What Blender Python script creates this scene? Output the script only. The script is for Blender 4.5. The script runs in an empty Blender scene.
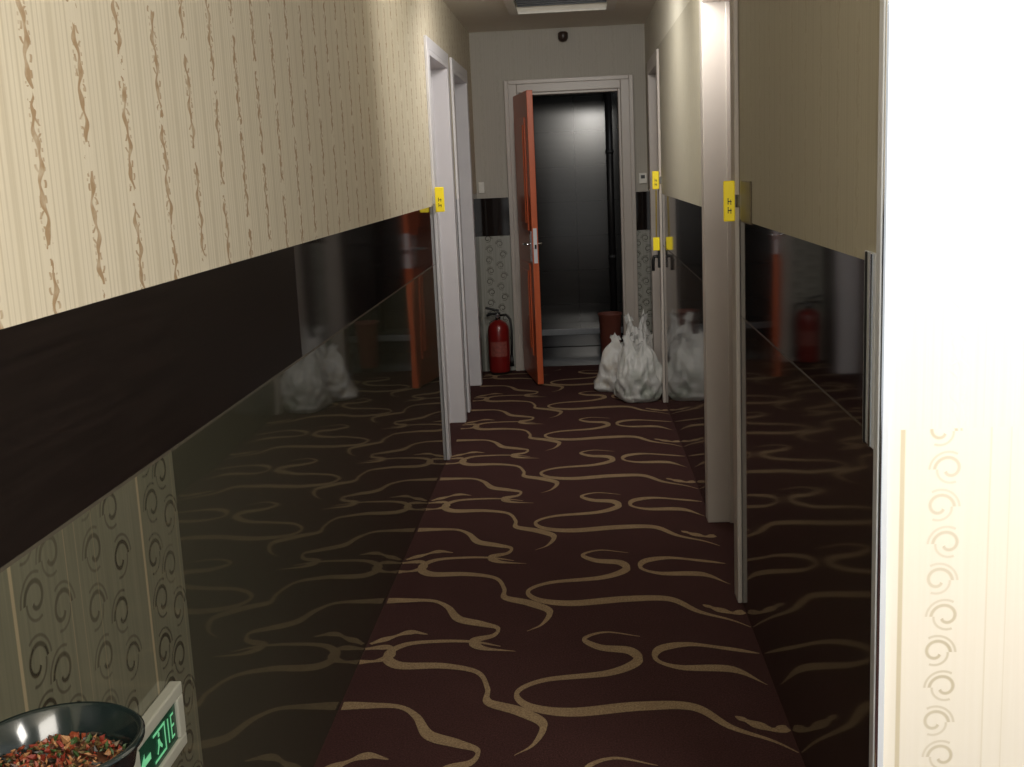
import bpy, bmesh, math, random
from mathutils import Vector, Matrix
from mathutils import noise as mn
random.seed(7)
sc=bpy.context.scene
COL=bpy.context.collection
sc.view_settings.view_transform='Standard'

# ------------------------------------------------------------ camera
H=1.51
F=1150.0
d=Vector((63,218,-F)).normalized()
r=math.radians(1.9)
u=Vector((-math.sin(r),math.cos(r),0)); u=(u-d*u.dot(d)).normalized()
xx=d.cross(u).normalized()
M=Matrix((xx,d,u))
cam=bpy.data.cameras.new("camera"); co=bpy.data.objects.new("camera",cam); COL.objects.link(co)
co.matrix_world=Matrix.Translation((0,0,H))@M.to_4x4()
cam.sensor_width=36; cam.lens=F/1024*36; cam.clip_start=0.02
sc.camera=co

# ------------------------------------------------------------ node helpers
class E:
    def __init__(s,nt,sock): s.nt=nt; s.s=sock
    def _m(s,op,*a):
        n=s.nt.nodes.new('ShaderNodeMath'); n.operation=op
        for i,v in enumerate((s,)+a):
            if isinstance(v,E): s.nt.links.new(v.s,n.inputs[i])
            else: n.inputs[i].default_value=v
        return E(s.nt,n.outputs[0])
    def __add__(s,o): return s._m('ADD',o)
    def __sub__(s,o): return s._m('SUBTRACT',o)
    def __mul__(s,o): return s._m('MULTIPLY',o)
    def __truediv__(s,o): return s._m('DIVIDE',o)
    def sin(s): return s._m('SINE')
    def abs(s): return s._m('ABSOLUTE')
    def frac(s): return s._m('FRACT')
    def floor(s): return s._m('FLOOR')
    def sqrt(s): return s._m('SQRT')
    def lt(s,o): return s._m('LESS_THAN',o)
    def gt(s,o): return s._m('GREATER_THAN',o)
    def mx(s,o): return s._m('MAXIMUM',o)
    def mn(s,o): return s._m('MINIMUM',o)
    def atan2(s,o): return s._m('ARCTAN2',o)
    def mod2(s): return (s*0.5).frac()*2
def band(e,w,soft):
    n=e.nt.nodes.new('ShaderNodeMapRange'); n.interpolation_type='SMOOTHSTEP'
    e.nt.links.new(e.abs().s,n.inputs[0])
    n.inputs[1].default_value=w-soft; n.inputs[2].default_value=w+soft; n.inputs[3].default_value=1; n.inputs[4].default_value=0
    return E(e.nt,n.outputs[0])
def newmat(name):
    m=bpy.data.materials.new(name); m.use_nodes=True
    nt=m.node_tree; b=nt.nodes['Principled BSDF']
    return m,nt,b
def coords(nt):
    tc=nt.nodes.new('ShaderNodeTexCoord'); sp=nt.nodes.new('ShaderNodeSeparateXYZ')
    nt.links.new(tc.outputs['Object'],sp.inputs[0])
    return tc,E(nt,sp.outputs[0]),E(nt,sp.outputs[1]),E(nt,sp.outputs[2])
def comb(nt,x,y,z):
    n=nt.nodes.new('ShaderNodeCombineXYZ')
    for i,v in enumerate((x,y,z)):
        if isinstance(v,E): nt.links.new(v.s,n.inputs[i])
        else: n.inputs[i].default_value=v
    return n.outputs[0]
def noise(nt,vec,scale,detail=3,rough=.5):
    n=nt.nodes.new('ShaderNodeTexNoise'); n.inputs['Scale'].default_value=scale; n.inputs['Detail'].default_value=detail; n.inputs['Roughness'].default_value=rough
    if vec is not None: nt.links.new(vec,n.inputs['Vector'])
    return E(nt,n.outputs['Fac'])
def mix(nt,f,a,b):
    n=nt.nodes.new('ShaderNodeMix'); n.data_type='RGBA'
    if isinstance(f,E): nt.links.new(f.s,n.inputs[0])
    else: n.inputs[0].default_value=f
    for i,v in ((6,a),(7,b)):
        if isinstance(v,tuple): n.inputs[i].default_value=(*v,1)
        else: nt.links.new(v,n.inputs[i])
    return n.outputs[2]
def bump(nt,b,h,strength,dist=.01):
    n=nt.nodes.new('ShaderNodeBump'); n.inputs['Strength'].default_value=strength; n.inputs['Distance'].default_value=dist
    nt.links.new(h.s,n.inputs['Height']); nt.links.new(n.outputs[0],b.inputs['Normal'])
def srgb(r,g,b):
    f=lambda c:(c/255/12.92) if c/255<=.04045 else ((c/255+.055)/1.055)**2.4
    return (f(r),f(g),f(b))
def simple(name,col,rough=.5,metal=0,var=.12,scale=30,bmp=0,emit=None,es=0,coat=0):
    m,nt,b=newmat(name)
    tc,x,y,z=coords(nt)
    n=noise(nt,tc.outputs['Object'],scale)
    c=mix(nt,n,tuple(v*(1-var) for v in col),tuple(min(1,v*(1+var)) for v in col))
    nt.links.new(c,b.inputs['Base Color'])
    b.inputs['Roughness'].default_value=rough; b.inputs['Metallic'].default_value=metal
    b.inputs['Coat Weight'].default_value=coat
    if bmp: bump(nt,b,n,bmp)
    if emit: b.inputs['Emission Color'].default_value=(*emit,1); b.inputs['Emission Strength'].default_value=es
    return m

# ------------------------------------------------------------ materials
def wallpaper(name,axis,base,base2,orn,P=.19,off=.0,k=1.0,width=1.0):
    m,nt,b=newmat(name); tc,x,y,z=coords(nt)
    a=(y if axis=='y' else x)+off
    s=a/P
    col=s.floor(); c=(s.frac()-.5)*P
    ph=col*2.1
    nz=noise(nt,comb(nt,a,0,z),40,3)
    sq=((z*(2*math.pi/.085)+ph).sin())*.0060+((z*(2*math.pi/.034)).sin())*.0024
    thick=(((z*(2*math.pi/.0425)+ph*1.7).sin()*.5+.5)*.0042+.0022)*width
    line=((c-sq).abs()-thick)
    line=band(line.mx(0),.0010,.0022)
    gate=((z*(2*math.pi/.21)+ph).sin()+(nz-.5)*1.6).gt(-.86)
    leaf=band(c+sq*1.9,.0030*width,.0022)*((z*(2*math.pi/.021)+ph).sin().gt(-.1))
    dots=band(c-sq*.4-.012,.0026,.0020)*((z*(2*math.pi/.013)).sin().gt(.2))*((z*(2*math.pi/.17)+ph).sin().gt(0))
    dots2=band(c+sq*.4+.012,.0024,.0020)*((z*(2*math.pi/.011)).sin().gt(.1))*((z*(2*math.pi/.15)+ph).sin().lt(.2))
    o=(line.mx(leaf*.75).mx(dots*.6).mx(dots2*.5))*gate*((nz*2.0-.1).mn(1).mx(.2))
    th=noise(nt,comb(nt,a*260,0,z*4),1,2)
    st=band(c.abs()-.030,.0022,.002)*.42 + band(c.abs()-.045,.0014,.001)*.36 + band(c.abs()-.060,.0022,.002)*.36+ band(c.abs()-.078,.005,.003)*.3
    c1=mix(nt,th,base,base2)
    c2=mix(nt,st.mn(1),c1,(base[0]*(1-.34*k),base[1]*(1-.38*k),base[2]*(1-.48*k)))
    c3=mix(nt,o*(.95*k),c2,orn)
    nt.links.new(c3,b.inputs['Base Color'])
    b.inputs['Roughness'].default_value=.65; b.inputs['Specular IOR Level'].default_value=.3
    bump(nt,b,th*.3+o,.25,.002)
    return m
def dado(name,axis,base,base2,orn,rough=.035,off=0,cols=((.085,1),(.28,-1)),V=.1,S=.8,lim=None,lk=1.9,spec=.5,far=.62,ok=1.5):
    m,nt,b=newmat(name); tc,x,y,z=coords(nt)
    a=(y if axis=='y' else x)+off
    P=.43
    s=a/P; f=s.frac()*P
    o=None
    for cx,flip in cols:
        zi=(z/V+(.5 if flip<0 else 0)); cell=zi.floor(); dv=(zi.frac()-.5)*V
        sg=cell.mod2().gt(.5)*2-1
        du=(f-cx-sg*.008)*sg*flip
        rr=(du*du+dv*dv).sqrt(); th=dv.atan2(du)
        sp=band(rr-(th*.0052+.0265)*S,.0048*S,.0018)*(th.gt(-2.6))
        tail=band(rr-(th*.0035+.046)*S,.0022,.0015)*th.abs().gt(1.1)
        q=sp.mx(tail*.7)
        o=q if o is None else o.mx(q)
    ln=band(f-.01,.0042,.0015).mx(band(f-.165,.0016,.001)*.4).mx(band(f-.2,.0012,.001)*.3)
    if lim is not None:      # scrollwork tiles only up to this position, plain glass beyond (with fine joints)
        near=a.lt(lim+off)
        jn=band(((a*(1/.86)).frac()-.3)*.86,.0016,.001)
        o=o*near; ln=(ln*near).mx(jn*.3)
    nz=noise(nt,comb(nt,a*120,0,z*3),1,2)
    n2=noise(nt,tc.outputs['Object'],3,3)
    c=mix(nt,nz,base,base2)
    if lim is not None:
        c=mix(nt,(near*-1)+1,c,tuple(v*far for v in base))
    c=mix(nt,(o*(n2*ok).mn(1)),c,orn)
    c=mix(nt,ln*.9,c,tuple(min(1,v*lk) for v in orn))
    nt.links.new(c,b.inputs['Base Color'])
    b.inputs['Roughness'].default_value=rough; b.inputs['Specular IOR Level'].default_value=spec
    n3=noise(nt,tc.outputs['Object'],2.2,1)
    bump(nt,b,n3,.12,.01)
    return m
def bandmat(name,rough=.06,spec=.5,split=None):
    m,nt,b=newmat(name); tc,x,y,z=coords(nt)
    n=noise(nt,comb(nt,(x+y)*3,0,z*90),1,3)
    c=mix(nt,n,srgb(14,11,10),srgb(36,29,26))
    nt.links.new(c,b.inputs['Base Color']); b.inputs['Roughness'].default_value=rough; b.inputs['Specular IOR Level'].default_value=spec
    if split:   # satin timber boards up to the joint, polished glass beyond it
        nr=y.lt(split)
        nt.links.new((nr*.30+rough).s,b.inputs['Roughness']); nt.links.new((nr*-.26+spec).s,b.inputs['Specular IOR Level'])
    bump(nt,b,noise(nt,tc.outputs['Object'],2.0,1),.1,.01)
    return m
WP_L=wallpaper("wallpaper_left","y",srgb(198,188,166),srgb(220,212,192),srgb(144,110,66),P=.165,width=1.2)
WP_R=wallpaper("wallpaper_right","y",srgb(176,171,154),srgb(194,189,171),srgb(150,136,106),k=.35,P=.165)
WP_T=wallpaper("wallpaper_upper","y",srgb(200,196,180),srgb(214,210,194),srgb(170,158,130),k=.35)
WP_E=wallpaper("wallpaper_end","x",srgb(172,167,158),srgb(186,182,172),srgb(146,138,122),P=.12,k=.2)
WP_N=wallpaper("wallpaper_near_overlit","x",srgb(246,240,226),srgb(252,247,236),srgb(244,240,228),P=.19,k=.1)  # washed-out copy of the wallpaper, strong light painted into its colours
SC4=((.06,1),(.13,-1),(.25,1),(.34,-1))
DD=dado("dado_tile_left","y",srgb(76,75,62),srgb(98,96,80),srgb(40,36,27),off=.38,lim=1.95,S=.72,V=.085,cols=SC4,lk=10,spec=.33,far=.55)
DR=dado("dado_tile_right","y",srgb(60,52,46),srgb(74,66,58),srgb(36,32,26),off=.38,lim=-5,S=.72,V=.085,cols=((.06,1),),lk=2,spec=.2,rough=.06,far=.85)
DE=dado("dado_tile_end","x",srgb(136,136,128),srgb(176,176,168),srgb(70,66,58),rough=.12,off=.05,S=.6,V=.08,cols=SC4,ok=2)
DN=dado("dado_tile_near_overlit","x",srgb(246,240,226),srgb(252,247,236),srgb(206,196,170),rough=.3,off=-.56,cols=((.085,1),),S=.62,V=.07,lk=1.12)  # scroll tile bleached likewise, overexposure put into the base colour
BB=bandmat("black_band_left",split=2.95,spec=.44); BE=bandmat("black_band_end"); BR=bandmat("black_band_right",.05,.45)
LINE=simple("band_line",srgb(96,90,78),.25,.3)
CASE=simple("white_casing",srgb(214,212,216),.3,0,.05,8)
CASE_R=simple("cream_casing",srgb(196,188,180),.3,0,.05,8)
CASE_E=simple("grey_casing",srgb(184,176,168),.35,0,.08,8)
CHROME=simple("chrome",srgb(215,220,228),.1,1,.04,5)
SATIN=simple("satin_trim",srgb(228,234,242),.22,.1,.04,5)
CEIL=simple("ceiling_paint",srgb(238,232,218),.8,0,.04,6)
def wood(name,c1,c2,rough=.3):
    m,nt,b=newmat(name); tc,x,y,z=coords(nt)
    n=noise(nt,comb(nt,x*45,y*45,z*2.2),1,4,.6)
    nt.links.new(mix(nt,n,c1,c2),b.inputs['Base Color']); b.inputs['Roughness'].default_value=rough
    bump(nt,b,n,.08,.002)
    return m
ORANGE=wood("orange_wood",srgb(176,80,46),srgb(212,108,68))
BROWN=wood("brown_wood",srgb(92,44,26),srgb(120,62,38))
YEL=simple("yellow_plate",srgb(240,216,30),.4,0,.04,10,emit=srgb(240,212,20),es=.2)  # slight emission brightens the plates, though they are no lamps
BLK=simple("black_plastic",srgb(20,20,20),.35)

# ------------------------------------------------------------ mesh builder
class MB:
    def __init__(s): s.v=[];s.f=[];s.m=[];s.mats=[];s.smooth=[]
    def mi(s,mat):
        if mat not in s.mats: s.mats.append(mat)
        return s.mats.index(mat)
    def box(s,x0,x1,y0,y1,z0,z1,mat):
        x0,x1=sorted((x0,x1));y0,y1=sorted((y0,y1));z0,z1=sorted((z0,z1))
        n=len(s.v)
        s.v+=[(x0,y0,z0),(x1,y0,z0),(x1,y1,z0),(x0,y1,z0),(x0,y0,z1),(x1,y0,z1),(x1,y1,z1),(x0,y1,z1)]
        for q in ((0,3,2,1),(4,5,6,7),(0,1,5,4),(1,2,6,5),(2,3,7,6),(3,0,4,7)):
            s.f.append(tuple(n+i for i in q)); s.m.append(s.mi(mat)); s.smooth.append(False)
    def poly(s,pts,mat,sm=False):
        n=len(s.v); s.v+=[tuple(p) for p in pts]; s.f.append(tuple(range(n,n+len(pts)))); s.m.append(s.mi(mat)); s.smooth.append(sm)
    def lathe(s,prof,mat,seg=32,c=(0,0,0),mats=None):
        n=len(s.v)
        for (rr,z) in prof:
            for k in range(seg):
                a=2*math.pi*k/seg; s.v.append((c[0]+rr*math.cos(a),c[1]+rr*math.sin(a),c[2]+z))
        for i in range(len(prof)-1):
            mm=s.mi(mats[i] if mats else mat)
            for k in range(seg):
                k2=(k+1)%seg
                s.f.append((n+i*seg+k,n+i*seg+k2,n+(i+1)*seg+k2,n+(i+1)*seg+k)); s.m.append(mm); s.smooth.append(True)
    def tube(s,path,rad,mat,seg=10):
        pts=[Vector(p) for p in path]; n=len(s.v)
        rads=rad if isinstance(rad,(list,tuple)) else [rad]*len(pts)
        for i,p in enumerate(pts):
            t=(pts[min(i+1,len(pts)-1)]-pts[max(i-1,0)]).normalized()
            a=t.orthogonal().normalized() if i==0 else (a0-t*a0.dot(t)).normalized()
            a0=a; b=t.cross(a)
            for k in range(seg):
                an=2*math.pi*k/seg; s.v.append(tuple(p+(a*math.cos(an)+b*math.sin(an))*rads[i]))
        for i in range(len(pts)-1):
            for k in range(seg):
                k2=(k+1)%seg; s.f.append((n+i*seg+k,n+i*seg+k2,n+(i+1)*seg+k2,n+(i+1)*seg+k)); s.m.append(s.mi(mat)); s.smooth.append(True)
        s.f.append(tuple(n+k for k in range(seg))[::-1]); s.m.append(s.mi(mat)); s.smooth.append(False)
        s.f.append(tuple(n+(len(pts)-1)*seg+k for k in range(seg))); s.m.append(s.mi(mat)); s.smooth.append(False)
    def obj(s,name,parent=None,bevel=0,loc=None,rotz=0):
        me=bpy.data.meshes.new(name); me.from_pydata(s.v,[],s.f); me.update()
        for m in s.mats: me.materials.append(m)
        for p,mi,sm in zip(me.polygons,s.m,s.smooth): p.material_index=mi; p.use_smooth=sm
        o=bpy.data.objects.new(name,me); COL.objects.link(o)
        if bevel:
            b=o.modifiers.new("bevel",'BEVEL'); b.width=bevel; b.segments=2; b.limit_method='ANGLE'
        if loc: o.location=loc
        o.rotation_euler[2]=rotz
        if parent: o.parent=parent
        return o
def empty(name,loc=(0,0,0),rotz=0):
    o=bpy.data.objects.new(name,None); COL.objects.link(o); o.location=loc; o.rotation_euler[2]=rotz; o.empty_display_size=.1; return o

XL,XR,YE,ZC=-.732,.528,8.6,2.485
T=.13
# ------------------------------------------------------------ side walls
def side(name,X,sgn,segs,openings,wp,dd,bb,B0,B1,ztop=None):
    w=MB(); x1=X+sgn*T; zt=ztop or ZC
    for (a,b) in segs:
        w.box(X,x1,a,b,0,B0-.003,dd); w.box(X,x1,a,b,B0-.003,B0+.003,LINE)
        w.box(X,x1,a,b,B0+.003,B1,bb); w.box(X,x1,a,b,B1,zt,wp)
        if ztop: w.box(X,x1,a,b,zt,ZC,WP_T)
    for (a,b,h) in openings:
        w.box(X,x1,a,b,h,max(zt,h+.001),wp)
        if ztop: w.box(X,x1,a,b,max(zt,h+.001),ZC,WP_T)
    return w.obj(name)
L1=(5.97,6.85,2.12); L2=(7.17,8.05,2.12)
R1=(3.86,4.74,2.14); R2=(7.28,8.1,2.12)
side("wall_left",XL,-1,[(-2.5,L1[0]),(L1[1],L2[0]),(L2[1],YE)],[L1,L2],WP_L,DD,BB,1.045,1.338)
side("wall_right",XR,1,[(2.06,R1[0]),(R1[1],R2[0]),(R2[1],YE)],[R1,R2],WP_R,DR,BR,1.0,1.315,2.2)

def frame(name,X,sgn,op,mat):
    a,b,h=op; w=MB(); t=.028
    xi=X-sgn*.016; xo=X+sgn*(T-.005)
    w.box(xi,xo,a,a+t,0,h,mat); w.box(xi,xo,b-t,b,0,h,mat); w.box(xi,xo,a+t,b-t,h-t,h,mat)
    cw=.06
    w.box(xi,X-sgn*.0005,a-cw,a,0,h+cw,mat); w.box(xi,X-sgn*.0005,b,b+cw,0,h+cw,mat); w.box(xi,X-sgn*.0005,a,b,h,h+cw,mat)
    xs=X+sgn*.075
    w.box(xs,xo,b-t-.014,b-t,0,h-t,mat); w.box(xs,xo,a+t,a+t+.014,0,h-t,mat)
    return w.obj(name,bevel=.003)
frame("trim_1",XL,-1,L1,CASE); frame("trim_2",XL,-1,L2,CASE)
frame("trim_3",XR,1,R1,CASE_R); frame("trim_4",XR,1,R2,CASE_R)
def door_leaf(name,X,sgn,op,mat):
    a,b,h=op; e=empty(name); w=MB(); X0=X+sgn*(T+.002); X1=X+sgn*(T+.042)
    a+=.02;b-=.02;h-=.02
    w.box(X0,X1,a,b,.004,h,mat)
    for z0,z1 in ((.18,.9),(1.05,h-.18)):
        w.box(X0-sgn*.008,X0,a+.12,b-.12,z0,z1,mat)
        w.box(X0-sgn*.014,X0-sgn*.008,a+.17,b-.17,z0+.05,z1-.05,mat)
    w.obj("leaf",e,bevel=.004)
    k=MB(); k.box(X0-sgn*.006,X0,a+.05,a+.09,.9,1.1,CHROME)
    k.tube([(X0-sgn*.006,a+.07,1.0),(X0-sgn*.05,a+.07,1.0),(X0-sgn*.055,a+.1,1.0),(X0-sgn*.055,a+.18,1.0)],.008,CHROME)
    k.obj("handle",e)
door_leaf("door_1",XL,-1,L1,BROWN); door_leaf("door_2",XL,-1,L2,BROWN)
door_leaf("door_3",XR,1,R1,BROWN); door_leaf("door_4",XR,1,R2,BROWN)

# ------------------------------------------------------------ end wall
OX0,OX1,OH=-.405,.345,2.045
w=MB()
for a,b in ((XL-T,OX0),(OX1,XR+T)):
    w.box(a,b,YE,YE+.12,0,1.02,DE); w.box(a,b,YE,YE+.12,1.02,1.30,BE); w.box(a,b,YE,YE+.12,1.30,ZC,WP_E)
w.box(OX0,OX1,YE,YE+.12,OH,ZC,WP_E)
w.obj("wall_end")
w=MB(); cw=.08
w.box(OX0-cw,OX0,YE-.02,YE,0,OH+cw,CASE_E); w.box(OX1,OX1+cw,YE-.02,YE,0,OH+cw,CASE_E); w.box(OX0,OX1,YE-.02,YE,OH,OH+cw,CASE_E)
w.box(OX0-cw-.012,OX0-cw+.02,YE-.032,YE-.02,0,OH+cw+.012,CASE_E); w.box(OX1+cw-.02,OX1+cw+.012,YE-.032,YE-.02,0,OH+cw+.012,CASE_E)
w.box(OX0-cw+.02,OX1+cw-.02,YE-.032,YE-.02,OH+cw-.02,OH+cw+.012,CASE_E)
w.box(OX0,OX0+.02,YE-.01,YE+.12,0,OH,CASE_E); w.box(OX1-.02,OX1,YE-.01,YE+.12,0,OH,CASE_E); w.box(OX0+.02,OX1-.02,YE-.01,YE+.12,OH-.02,OH,CASE_E)
w.obj("trim_5",bevel=.004)

# near projecting wall (faces the camera)
w=MB()
w.box(XR+.012,2.6,2.04,2.06+.1,0,1.02,DN); w.box(XR+.012,2.6,2.04,2.16,1.02,ZC,WP_N)
w.obj("wall_near")
w=MB()
w.box(XR-.006,XR+.014,2.028,2.058,0,ZC,SATIN)
w.box(XR-.004,XR+.002,2.022,2.028,0,ZC,CHROME)
w.box(XR-.006,XR-.0005,2.06,2.14,1.0-.02,1.335,SATIN)
w.box(XR-.010,XR-.006,2.075,2.085,1.0-.02,1.335,CHROME); w.box(XR-.010,XR-.006,2.115,2.122,1.0-.02,1.335,BLK)
w.obj("trim_6",bevel=.002)

# ------------------------------------------------------------ floor with inlaid carpet pattern
m,nt,b=newmat("carpet_ground"); tc,x,y,z=coords(nt)
n=noise(nt,tc.outputs['Object'],190,4,.8); n2=noise(nt,tc.outputs['Object'],7,3)
c=mix(nt,((n-.3)*2.2).mx(0).mn(1),srgb(32,18,18),srgb(98,64,60)); c=mix(nt,(n2*.5),c,srgb(56,32,32))
nt.links.new(c,b.inputs['Base Color']); b.inputs['Roughness'].default_value=.95; b.inputs['Specular IOR Level'].default_value=.15
bump(nt,b,n,.8,.005); CARPET=m
m,nt,b=newmat("carpet_gold"); tc,x,y,z=coords(nt)
n=noise(nt,tc.outputs['Object'],190,4,.8); n2=noise(nt,tc.outputs['Object'],14,3)
c=mix(nt,((n-.3)*2.2).mx(0).mn(1),srgb(112,92,70),srgb(204,178,138)); c=mix(nt,(n2*.6),c,srgb(116,92,72))
nt.links.new(c,b.inputs['Base Color']); b.inputs['Roughness'].default_value=.95; b.inputs['Specular IOR Level'].default_value=.15
bump(nt,b,n,.8,.005); GOLD=m
w=MB()
w.box(-1.1,2.6,-2.5,YE+.13,-.08,0,CARPET)
def spline(pts,k=10):
    P=[Vector((a/100,b/100)) for a,b in pts]; out=[]
    for i in range(len(P)-1):
        p0=P[i-1] if i>0 else P[i]*2-P[i+1]; p1=P[i];p2=P[i+1]; p3=P[i+2] if i+2<len(P) else P[i+1]*2-P[i]
        for j in range(k):
            t=j/k
            out.append(.5*((2*p1)+(p2-p0)*t+(2*p0-5*p1+4*p2-p3)*t*t+(3*p1-p0-3*p2+p3)*t**3))
    out.append(P[-1]); return out
lift=[0]
def ribbon(pts,w0,dy,lo=XL,hi=XR,taper=(True,True)):
    S=spline(pts); N=len(S); L=[];R=[]; lift[0]=(lift[0]+1)%6; zz=.0008+.0002*lift[0]
    for i,p in enumerate(S):
        t=(S[min(i+2,N-1)]-S[max(i-2,0)])
        if t.length<1e-6: t=Vector((1,0))
        t.normalize(); nn=Vector((-t.y,t.x))
        u_=i/(N-1); wd=w0*(.82+.3*math.sin(u_*15+pts[0][0]))*(.52+.58*abs(t.x))
        if taper[0]: wd*=min(1,.1+u_*6)
        if taper[1]: wd*=min(1,.1+(1-u_)*6)
        L.append(p+nn*wd/2+Vector((0,dy))); R.append(p-nn*wd/2+Vector((0,dy)))
    for i in range(N-1):
        q=[L[i],R[i],R[i+1],L[i+1]]
        cy=sum(v.y for v in q)/4
        if min(v.x for v in q)<lo or max(v.x for v in q)>hi or cy>YE-.03: continue
        w.poly([(v.x,v.y,zz) for v in q],GOLD)
C1A=[(-74,389),(-66,389),(-56,388),(-50,382),(-45,371),(-37,366),(-31,362),(-32,356),(-38,352),(-35,346),(-24,343)]
C1B=[(-29,347),(-38,351),(-49,352),(-60,350),(-65,342),(-60,334),(-46,333),(-35,328),(-31,317),(-30,308),(-21,302),(-14,294),(-16,283),(-21,277)]
C2=[(16,353),(5,357),(-2,352),(3,345),(12,342),(14,334),(5,326),(-14,322),(-22,314),(-18,305),(-6,301),(13,304),(28,303),(37,291),(47,283),(53,276)]
DC=[(52,338),(43,342),(31,346),(22,343),(20,335),(27,329),(42,327),(51,316)]
K1=[(-54,358),(-60,360),(-66,356),(-72,351)]
K2=[(-73,337),(-67,338),(-63,343),(-66,348),(-73,347)]
LF=[(39,297),(43,293),(48,289),(52.6,290)]
PER=.82
for k in range(-3,8):
    dy=k*PER
    ribbon(C1A,.042,dy,taper=(False,True)); ribbon(C1B,.043,dy); ribbon(C2,.046,dy); ribbon(DC,.039,dy)
    ribbon(K1,.032,dy,taper=(True,False)); ribbon(K2,.032,dy,taper=(False,False)); ribbon(LF,.036,dy,taper=(True,False))
w.obj("floor")

# ------------------------------------------------------------ ceiling
w=MB()
hx0,hx1,hy0,hy1=-.34,.24,6.75,7.62
w.box(-1.0,hx0,-2.5,YE+.12,ZC,ZC+.1,CEIL); w.box(hx1,2.6,-2.5,YE+.12,ZC,ZC+.1,CEIL)
w.box(hx0,hx1,-2.5,hy0,ZC,ZC+.1,CEIL); w.box(hx0,hx1,hy1,YE+.12,ZC,ZC+.1,CEIL)
w.obj("ceiling")
w=MB(); HM=simple("vent_dark",srgb(96,100,104),.3,.2)
w.box(hx0,hx1,hy0,hy1,ZC+.07,ZC+.1,HM)
fw=.045
WH=simple("vent_frame",srgb(236,232,222),.5)
w.box(hx0-fw,hx0+.01,hy0-fw,hy1+fw,ZC-.015,ZC-.0005,WH); w.box(hx1-.01,hx1+fw,hy0-fw,hy1+fw,ZC-.015,ZC-.0005,WH)
w.box(hx0+.01,hx1-.01,hy0-fw,hy0+.01,ZC-.015,ZC-.0005,WH); w.box(hx0+.01,hx1-.01,hy1-.01,hy1+fw,ZC-.015,ZC-.0005,WH)
for i in range(9):
    yy=hy0+.06+i*.09; w.box(hx0+.01,hx1-.01,yy,yy+.012,ZC+.02,ZC+.06,HM)
w.obj("ceiling_vent",bevel=.002)
e=empty("security_camera"); w=MB(); DK=simple("camera_brown",srgb(54,40,34),.4)
w.box(-.075,-.035,YE-.012,YE,2.40,2.46,DK)
w.tube([(-.055,YE-.01,2.445),(-.055,YE-.045,2.44)],.01,DK); w.obj("bracket",e)
w=MB(); w.lathe([(0,-.04),(.022,-.036),(.034,-.02),(.036,0),(.036,.02),(.026,.03),(0,.034)],DK,20,(-.055,YE-.06,2.422)); w.obj("body",e)

# ------------------------------------------------------------ room behind end door
m,nt,b=newmat("dark_tile"); tc,x,y,z=coords(nt)
br=nt.nodes.new('ShaderNodeTexBrick'); nt.links.new(comb(nt,x+y,z,0),br.inputs['Vector']); br.inputs['Scale'].default_value=1
br.inputs['Brick Width'].default_value=.6; br.inputs['Row Height'].default_value=.3; br.inputs['Mortar Size'].default_value=.005; br.offset=0
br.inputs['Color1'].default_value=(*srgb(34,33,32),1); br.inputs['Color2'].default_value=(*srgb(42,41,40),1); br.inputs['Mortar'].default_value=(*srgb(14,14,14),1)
n=noise(nt,comb(nt,(x+y)*2,0,z*22),1,4)
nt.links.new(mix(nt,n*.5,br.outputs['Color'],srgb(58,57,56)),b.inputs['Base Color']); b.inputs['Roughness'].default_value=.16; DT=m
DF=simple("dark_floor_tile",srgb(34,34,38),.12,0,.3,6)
w=MB()
w.box(-1.0,1.0,10.2,10.3,-.05,2.4,DT); w.box(-1.1,-1.0,YE+.12,10.3,-.05,2.4,DT); w.box(1.0,1.1,YE+.12,10.3,-.05,2.4,DT)
w.obj("wall_washroom")
w=MB(); w.box(-1.0,1.0,YE+.131,10.2,-.06,-.004,DF); w.obj("floor_washroom")
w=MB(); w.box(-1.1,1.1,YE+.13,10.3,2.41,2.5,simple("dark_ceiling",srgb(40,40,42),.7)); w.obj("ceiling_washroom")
w=MB(); w.box(-.98,.98,9.7,10.19,-.003,.14,DF); w.box(-.98,.98,9.68,9.70,.10,.15,simple("step_edge",srgb(110,112,116),.3,.2)); w.obj("raised_step",bevel=.004)
w=MB(); w.tube([(.30,10.1,0.14),(.30,10.1,2.38)],.03,simple("pipe_dark",srgb(30,28,28),.4),16)
for z in (.7,1.6): w.tube([(.30,10.1,z),(.30,10.1,z+.03)],.036,simple("pipe_clip",srgb(44,44,44),.5),16)
w.obj("drain_pipe")

# ------------------------------------------------------------ orange door at the end
hp=Vector((-.392,8.572)); npt=Vector((-.272,7.95)); ang=math.atan2(npt.y-hp.y,npt.x-hp.x)
e=empty("door_5",(hp.x,hp.y,0),ang)
Lw=.65; TH=.042
w=MB(); w.box(0,Lw,-TH,0,.012,2.02,ORANGE)
for sy in (-TH,0):
    s=-1 if sy<0 else 1
    for z0,z1 in ((.2,.85),(1.08,1.85)):
        w.box(.12,Lw-.12,sy,sy+s*.008,z0,z1,ORANGE); w.box(.17,Lw-.17,sy+s*.008,sy+s*.014,z0+.05,z1-.05,ORANGE)
w.obj("leaf",e,bevel=.003)
w=MB()
for sy,s in ((-TH,-1),(0,1)):
    w.box(Lw-.075,Lw-.035,sy,sy+s*.006,.87,1.08,CHROME)
    w.tube([(Lw-.055,sy,.99),(Lw-.055,sy+s*.03,.99),(Lw-.075,sy+s*.035,.99),(Lw-.17,sy+s*.035,.985)],.009,CHROME)
w.box(Lw,Lw+.002,-TH+.008,-.008,.86,1.1,SATIN); w.box(Lw+.002,Lw+.012,-TH+.014,-.014,.96,.99,CHROME)
w.obj("lock",e,bevel=.002)
w=MB()
for z in (.25,1.0,1.8): w.tube([(-.006,-.0,z),(-.006,0,z+.1)],.008,CHROME)
w.obj("hinges",e)

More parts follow.
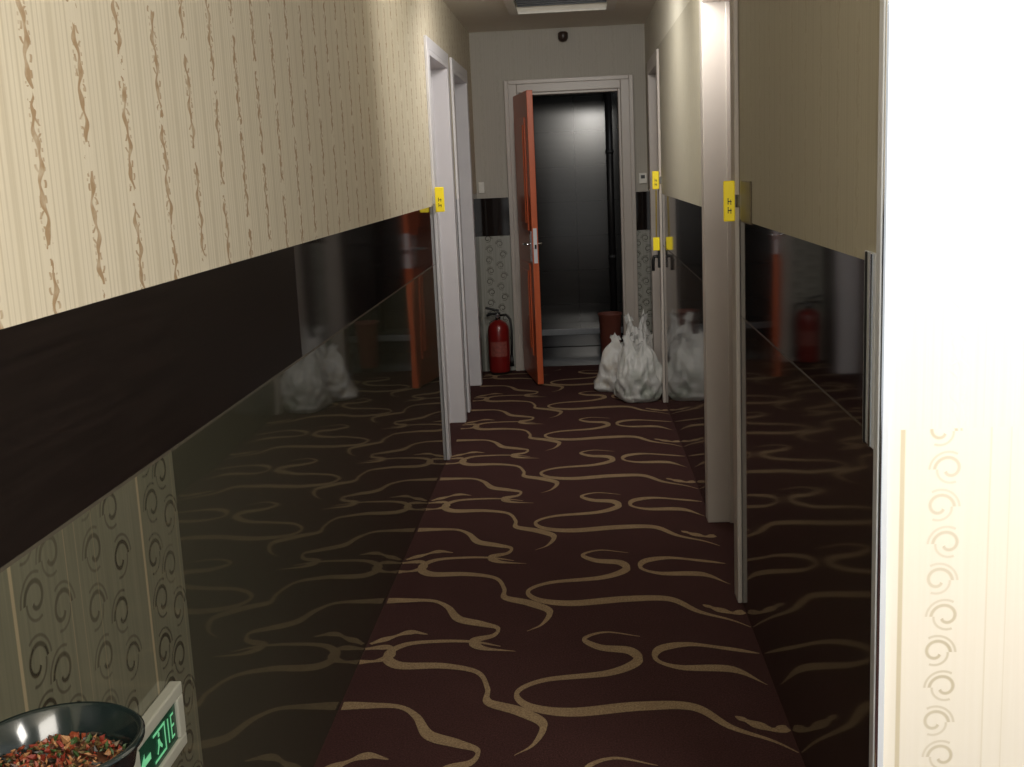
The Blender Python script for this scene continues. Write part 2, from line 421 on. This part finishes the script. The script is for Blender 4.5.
# ------------------------------------------------------------ yellow flag signs
def sign(X,sgn,Y,zc,w_,h_,plate=0):
    e=empty("door_number_sign"); w=MB()
    xa=X+sgn*.017; xb=xa+sgn*w_
    w.box(xa,xb,Y-.012,Y,zc-h_/2,zc+h_/2,YEL); w.obj("plate",e,bevel=.004)
    w=MB(); x0,x1=min(xa,xb),max(xa,xb); cw=(x1-x0); yf=Y-.0135
    for zz in (.0,-.22):
        z2=zc+zz*h_
        w.box(x0+cw*.35,x0+cw*.42,yf,Y-.012,z2-h_*.08,z2+h_*.08,BLK); w.box(x0+cw*.35,x0+cw*.7,yf,Y-.012,z2-h_*.02,z2+h_*.005,BLK)
        w.box(x0+cw*.6,x0+cw*.66,yf,Y-.012,z2-h_*.09,z2+h_*.04,BLK)
    w.obj("lettering",e)
    if plate:
        w=MB(); w.box(X,X+sgn*.006,Y-.26,Y-.07,zc-h_/2,zc+h_/2,simple("sign_base",srgb(96,84,62),.4)); w.obj("base_plate",e,bevel=.002)
    w=MB(); w.box(X,xa,Y-.01,Y-.002,zc-.02,zc+.02,CHROME); w.obj("bracket",e)
sign(XR,-1,3.80,1.375,.036,.13,1)
sign(XL,1,5.90,1.37,.046,.125)
sign(XR,-1,7.215,1.40,.04,.11)
e=empty("door_lock"); w=MB(); w.box(XR-.03,XR-.017,7.225,7.275,.86,1.02,BLK); w.tube([(XR-.03,7.25,.93),(XR-.055,7.25,.93),(XR-.06,7.25,.9),(XR-.06,7.25,.84)],.011,BLK); w.obj("body",e,bevel=.003)
w=MB(); w.box(XR-.06,XR-.02,7.205,7.215,.97,1.05,YEL); w.tube([(XR-.04,7.2145,1.02),(XR-.035,7.2145,1.34)],.0045,simple("lanyard",srgb(150,130,40),.6)); w.obj("tag",e,bevel=.002)
w=MB(); WP=simple("white_plastic",srgb(224,222,214),.35)
w.box(.465,.52,YE-.02,YE,1.36,1.435,WP); w.box(.478,.507,YE-.023,YE-.02,1.395,1.42,BLK); w.obj("thermostat",bevel=.004)
w=MB(); w.box(-.715,-.675,YE-.015,YE,1.34,1.42,WP); w.box(-.705,-.685,YE-.019,YE-.015,1.36,1.40,WP); w.obj("light_switch",bevel=.003)

# ------------------------------------------------------------ fire extinguisher
RED=simple("red_paint",srgb(124,26,24),.28,0,.08,8,coat=.3)
LAB=simple("label",srgb(140,74,66),.5,0,.6,60)
e=empty("fire_extinguisher",(-.61,8.485,0))
w=MB()
prof=[(0,.0),(.07,.0),(.074,.006),(.074,.02),(.0775,.03),(.08,.05),(.08,.14),(.08,.26),(.08,.33),(.074,.36),(.058,.385),(.036,.4),(.022,.406),(.022,.42),(.0,.42)]
mats=[BLK,BLK,BLK,RED,RED,RED,RED,RED,RED,RED,RED,RED,CHROME,CHROME]
w.lathe(prof,RED,40,mats=mats); w.obj("cylinder",e)
w=MB()
n=14
for i in range(n):
    a0=-2.4+i*1.7/n; a1=-2.4+(i+1)*1.7/n; R=.0806
    w.poly([(R*math.cos(a0),R*math.sin(a0),.14),(R*math.cos(a1),R*math.sin(a1),.14),(R*math.cos(a1),R*math.sin(a1),.25),(R*math.cos(a0),R*math.sin(a0),.25)],LAB,True)
w.obj("label",e)
w=MB()
w.lathe([(0,.415),(.018,.415),(.02,.425),(.02,.455),(.012,.462),(0,.462)],BLK,16)
w.box(-.075,.02,-.011,.011,.452,.462,BLK)
w.poly([(-.085,-.011,.498),(.012,-.011,.474),(.012,.011,.474),(-.085,.011,.498)],BLK)
w.tube([(.01,0,.474),(-.04,0,.488),(-.09,0,.5)],.009,BLK); w.tube([(.01,0,.455),(-.04,0,.452),(-.085,0,.44)],.009,BLK)
w.tube([(0,-.018,.44),(0,-.034,.44)],.016,CHROME,16)
w.obj("valve_and_handle",e,bevel=.001)
w=MB(); w.tube([(.02,0,.44),(.06,-.01,.445),(.092,-.02,.41),(.1,-.03,.33),(.098,-.035,.22),(.094,-.04,.14)],.0085,BLK,10)
w.tube([(.094,-.04,.15),(.093,-.04,.1),(.092,-.042,.06)],[.01,.014,.019],BLK,12); w.obj("hose",e)

# ------------------------------------------------------------ plastic rubbish bags
def bagmat(name,tint,k):
    m,nt,b=newmat(name); tc,x,y,z=coords(nt)
    n=noise(nt,tc.outputs['Object'],9,3); n2=noise(nt,tc.outputs['Object'],11,3)
    c=mix(nt,n,srgb(216,218,214),srgb(250,250,250))
    f=((n2-.46)*6).mx(0).mn(1)*((z*-3.0)+1.2).mx(0).mn(1)
    c=mix(nt,f*k,c,tint)
    nt.links.new(c,b.inputs['Base Color']); b.inputs['Roughness'].default_value=.27
    b.inputs['Specular IOR Level'].default_value=.7
    w1=noise(nt,comb(nt,x*22,y*22,z*9),1,3)
    bump(nt,b,w1*1.2+n*.6,.8,.025)
    out=nt.nodes['Material Output']; tr=nt.nodes.new('ShaderNodeBsdfTranslucent'); tr.inputs[0].default_value=(.9,.9,.88,1)
    ms=nt.nodes.new('ShaderNodeMixShader'); ms.inputs[0].default_value=.3
    nt.links.new(b.outputs[0],ms.inputs[1]); nt.links.new(tr.outputs[0],ms.inputs[2]); nt.links.new(ms.outputs[0],out.inputs[0])
    return m
def bag(name,loc,R,Hh,mat,seed,neck=.7,sq=.8,lean=(0,0),pw=3.4,nr=.42,rot=0):
    """soft carrier bag: sagging body, gathered neck and two loop-handle ears"""
    w=MB(); NU,NV=110,60; rnd=random.Random(seed); ph=[rnd.random()*6.28 for _ in range(6)]
    for j in range(NV+1):
        t=j/NV
        if t<.12: rr=R*(.74+.26*math.sin(t/.12*math.pi/2))
        elif t<neck:
            q=(t-.12)/(neck-.12); rr=R*(1-.06*q-(.94-nr)*q**pw)
        else:
            q=(t-neck)/(1-neck); rr=R*(nr-.10*q)
        for i in range(NU):
            a=2*math.pi*i/NU
            up=max(0,(t-.45)/.55)
            fold=math.sin(a*5+ph[0]+t*2)*.5+math.sin(a*9+ph[1]-t*3)*.3+math.sin(a*14+ph[2]+t*3)*.2
            nv=mn.noise(Vector((math.cos(a)*1.3+seed,math.sin(a)*1.3,t*2.6)))
            nv2=mn.noise(Vector((math.cos(a)*3+seed,math.sin(a)*3,t*6)))
            k=rr*(1+(.02+.16*up)*fold+.26*nv*(1-.3*up)+.16*nv2)
            z=Hh*t*.80
            if t>.45:
                q=(t-.45)/.55
                z+=Hh*.24*q*(.5+.5*math.cos(2*(a-rot)))**1.3+Hh*.06*q*math.sin(a*3+ph[4])
            z+=.03*Hh*nv2*min(1,t*5)
            w.v.append((k*math.cos(a)+lean[0]*t*t,k*math.sin(a)*sq+lean[1]*t*t,max(0.002,z)))
    mi=w.mi(mat)
    for j in range(NV):
        for i in range(NU):
            i2=(i+1)%NU; w.f.append((j*NU+i,j*NU+i2,(j+1)*NU+i2,(j+1)*NU+i)); w.m.append(mi); w.smooth.append(True)
    w.f.append(tuple(range(NU))[::-1]); w.m.append(mi); w.smooth.append(True)
    w.v.append((lean[0],lean[1],Hh*.7)); cI=len(w.v)-1
    for i in range(NU): w.f.append((NV*NU+i,NV*NU+(i+1)%NU,cI)); w.m.append(mi); w.smooth.append(True)
    for s_ in (-1,1):   # loose handle strips
        base=Vector((lean[0]+s_*R*.25,lean[1],Hh*.92)); P=[]
        for q in range(9):
            t=q/8; P.append(base+Vector((s_*(R*.30*math.sin(t*2.4)),-R*.15*t,Hh*(.12*math.sin(t*2.8)-.06*t))))
        for q in range(8):
            wd0=R*.24*(1-.5*q/8); wd1=R*.24*(1-.5*(q+1)/8)
            o0=Vector((wd0*.6,wd0*.6,wd0*.5*math.sin(q*1.7))); o1=Vector((wd1*.6,wd1*.6,wd1*.5*math.sin((q+1)*1.7)))
            w.poly([P[q]-o0,P[q]+o0,P[q+1]+o1,P[q+1]-o1],mat,True)
    return w.obj(name,loc=loc)
BM1=bagmat("bag_plastic_a",srgb(126,140,120),.7); BM2=bagmat("bag_plastic_b",srgb(172,150,116),.65)
bag("garbage_bag",(.362,7.33,0),.155,.42,BM1,3,neck=.86,sq=.8,nr=.5)
bag("garbage_bag",(.240,7.70,0),.15,.37,BM2,11,neck=.86,lean=(.05,0),nr=.5)
bag("garbage_bag",(.385,7.75,0),.125,.50,BM2,27,neck=.84,nr=.5,lean=(-.01,0))

# red bucket in the washroom doorway
RB=simple("red_bucket",srgb(104,54,42),.6)
e=empty("plastic_bucket",(.235,9.0,0)); w=MB()
w.lathe([(0,0),(.07,0),(.073,.01),(.088,.34),(.096,.35),(.096,.362),(.089,.362),(.084,.34),(.068,.02),(0,.02)],RB,32); w.obj("pail",e)

# ------------------------------------------------------------ exit sign low on left wall
e=empty("exit_sign",(XL,1.715,.605)); w=MB()
ALU=simple("sign_aluminium",srgb(160,160,148),.35,.1,.04)
y0,y1,z0,z1=-.115,.115,-.058,.058; fr=.022
w.box(0,.022,y0,y1,z0,z0+fr,ALU); w.box(0,.022,y0,y1,z1-fr,z1,ALU); w.box(0,.022,y0,y0+fr*1.3,z0+fr,z1-fr,ALU); w.box(0,.022,y1-fr*1.3,y1,z0+fr,z1-fr,ALU)
w.obj("frame",e,bevel=.003)
GR=simple("sign_green",srgb(16,52,40),.25,0,.05,8,emit=srgb(20,110,70),es=.05)
GL=simple("sign_lit",srgb(120,190,150),.3,0,.03,8,emit=srgb(110,240,160),es=.25)
w=MB(); w.box(.0,.016,y0+fr,y1-fr,z0+fr,z1-fr,GR); w.obj("panel",e)
w=MB(); X1=.0175; K=.72
def pl(pts): w.poly([(X1,a*K,b*K) for a,b in pts],GL)
pl([(-.03,-.035),(.045,-.035),(.045,.035),(-.03,.035),(-.03,.028),(.038,.028),(.038,-.028),(-.03,-.028)])
pl([(-.004,.012),(.006,.012),(.012,.0),(.022,-.012),(.018,-.018),(.004,-.006),(-.008,-.022),(-.014,-.018),(-.004,-.002)])
pl([(.0,.016),(.008,.016),(.01,.024),(.004,.028),(-.002,.024)])
pl([(-.11,0),(-.085,.022),(-.085,.008),(-.05,.008),(-.05,-.008),(-.085,-.008),(-.085,-.022)])
pl([(.06,-.03),(.067,-.03),(.067,.03),(.06,.03)]); pl([(.08,-.03),(.10,-.03),(.10,-.024),(.086,-.024),(.086,-.003),(.1,-.003),(.1,.003),(.086,.003),(.086,.024),(.1,.024),(.1,.03),(.08,.03)])
w.obj("pictogram",e)

# ------------------------------------------------------------ bowl of food on a small stand
m,nt,b=newmat("dark_glass_bowl"); tc,x,y,z=coords(nt)
n=noise(nt,tc.outputs['Object'],18,3)
nt.links.new(mix(nt,n,srgb(10,16,18),srgb(26,40,38)),b.inputs['Base Color']); b.inputs['Roughness'].default_value=.14; b.inputs['Coat Weight'].default_value=.2; BG=m
BX,BY,BZ=-.55,1.055,.868
e=empty("food_bowl",(BX,BY,BZ)); w=MB()
w.lathe([(0,0),(.035,0),(.037,.004),(.036,.012),(.06,.03),(.078,.055),(.084,.082),(.087,.086),(.09,.084),(.0905,.088),(.087,.091),(.082,.088),(.075,.058),(.058,.036),(.03,.02),(0,.018)],BG,64); w.obj("bowl",e)
cols=[simple("food_%d"%i,srgb(*c),.45,0,.3,80) for i,c in enumerate([(116,40,26),(128,58,32),(88,70,38),(50,72,34),(76,46,30),(150,108,70),(34,26,18)])]
w=MB()
w.lathe([(0,.057),(.04,.058),(.07,.055),(.0735,.053)],cols[4],32)
for i in range(680):
    a=random.random()*6.283; rr=.070*math.sqrt(random.random()); s=random.uniform(.002,.005)
    c=Vector((rr*math.cos(a),rr*math.sin(a),.058+.006*(1-(rr/.075)**2)+random.uniform(-.002,.004)))
    ax=[Vector([random.uniform(-1,1) for _ in range(3)]).normalized() for _ in range(2)]
    ax.append(ax[0].cross(ax[1]).normalized())
    sc3=(s*random.uniform(.9,1.9),s,s*.6)
    P=[]
    for v in ((1,0,0),(0,1,0),(-1,0,0),(0,-1,0),(0,0,1),(0,0,-1)):
        P.append(c+sum((ax[k]*v[k]*sc3[k] for k in range(3)),Vector()))
    mt=random.choice(cols)
    for f in ((0,1,4),(1,2,4),(2,3,4),(3,0,4),(1,0,5),(2,1,5),(3,2,5),(0,3,5)): w.poly([P[k] for k in f],mt,True)
w.obj("chopped_food",e)
e=empty("pedestal_stand",(BX,BY,0)); w=MB()
w.lathe([(0,0),(.13,0),(.13,.015),(.04,.03),(.02,.06),(.018,.4),(.02,.8),(.05,.84),(.1,.85),(.1,.866),(0,.866)],BROWN,40); w.obj("column",e)

# ------------------------------------------------------------ lights
def area(name,loc,target,size,power,col=(1,1,1)):
    l=bpy.data.lights.new(name,'AREA'); l.size=size; l.energy=power; l.color=col
    o=bpy.data.objects.new(name,l); COL.objects.link(o); o.location=loc
    o.rotation_euler=(Vector(target)-Vector(loc)).to_track_quat('-Z','Y').to_euler(); return o
area("lobby_light",(.35,-.3,2.3),(.0,3.4,1.6),.9,43,(1,.94,.84))
area("near_wall_fill",(1.3,.5,2.3),(1.1,2.0,1.2),.6,37,(1,.95,.87))  # added unseen fill that overexposes the near projecting wall
area("corridor_light",(-.05,5.9,2.47),(-.05,7.0,0),.45,20,(1,.96,.92))
area("end_wall_fill",(.25,4.35,2.2),(-.05,8.3,2.3),.3,12,(1,.97,.92))  # added fill out of view, brightens the end wall and ceiling
area("washroom_light",(.5,9.3,2.36),(0,10.2,.9),.4,1.8,(.92,.95,1))
wd=bpy.data.worlds.new("World"); sc.world=wd; wd.use_nodes=True
bg=wd.node_tree.nodes['Background']; bg.inputs[0].default_value=(.96,.95,.92,1); bg.inputs[1].default_value=.8
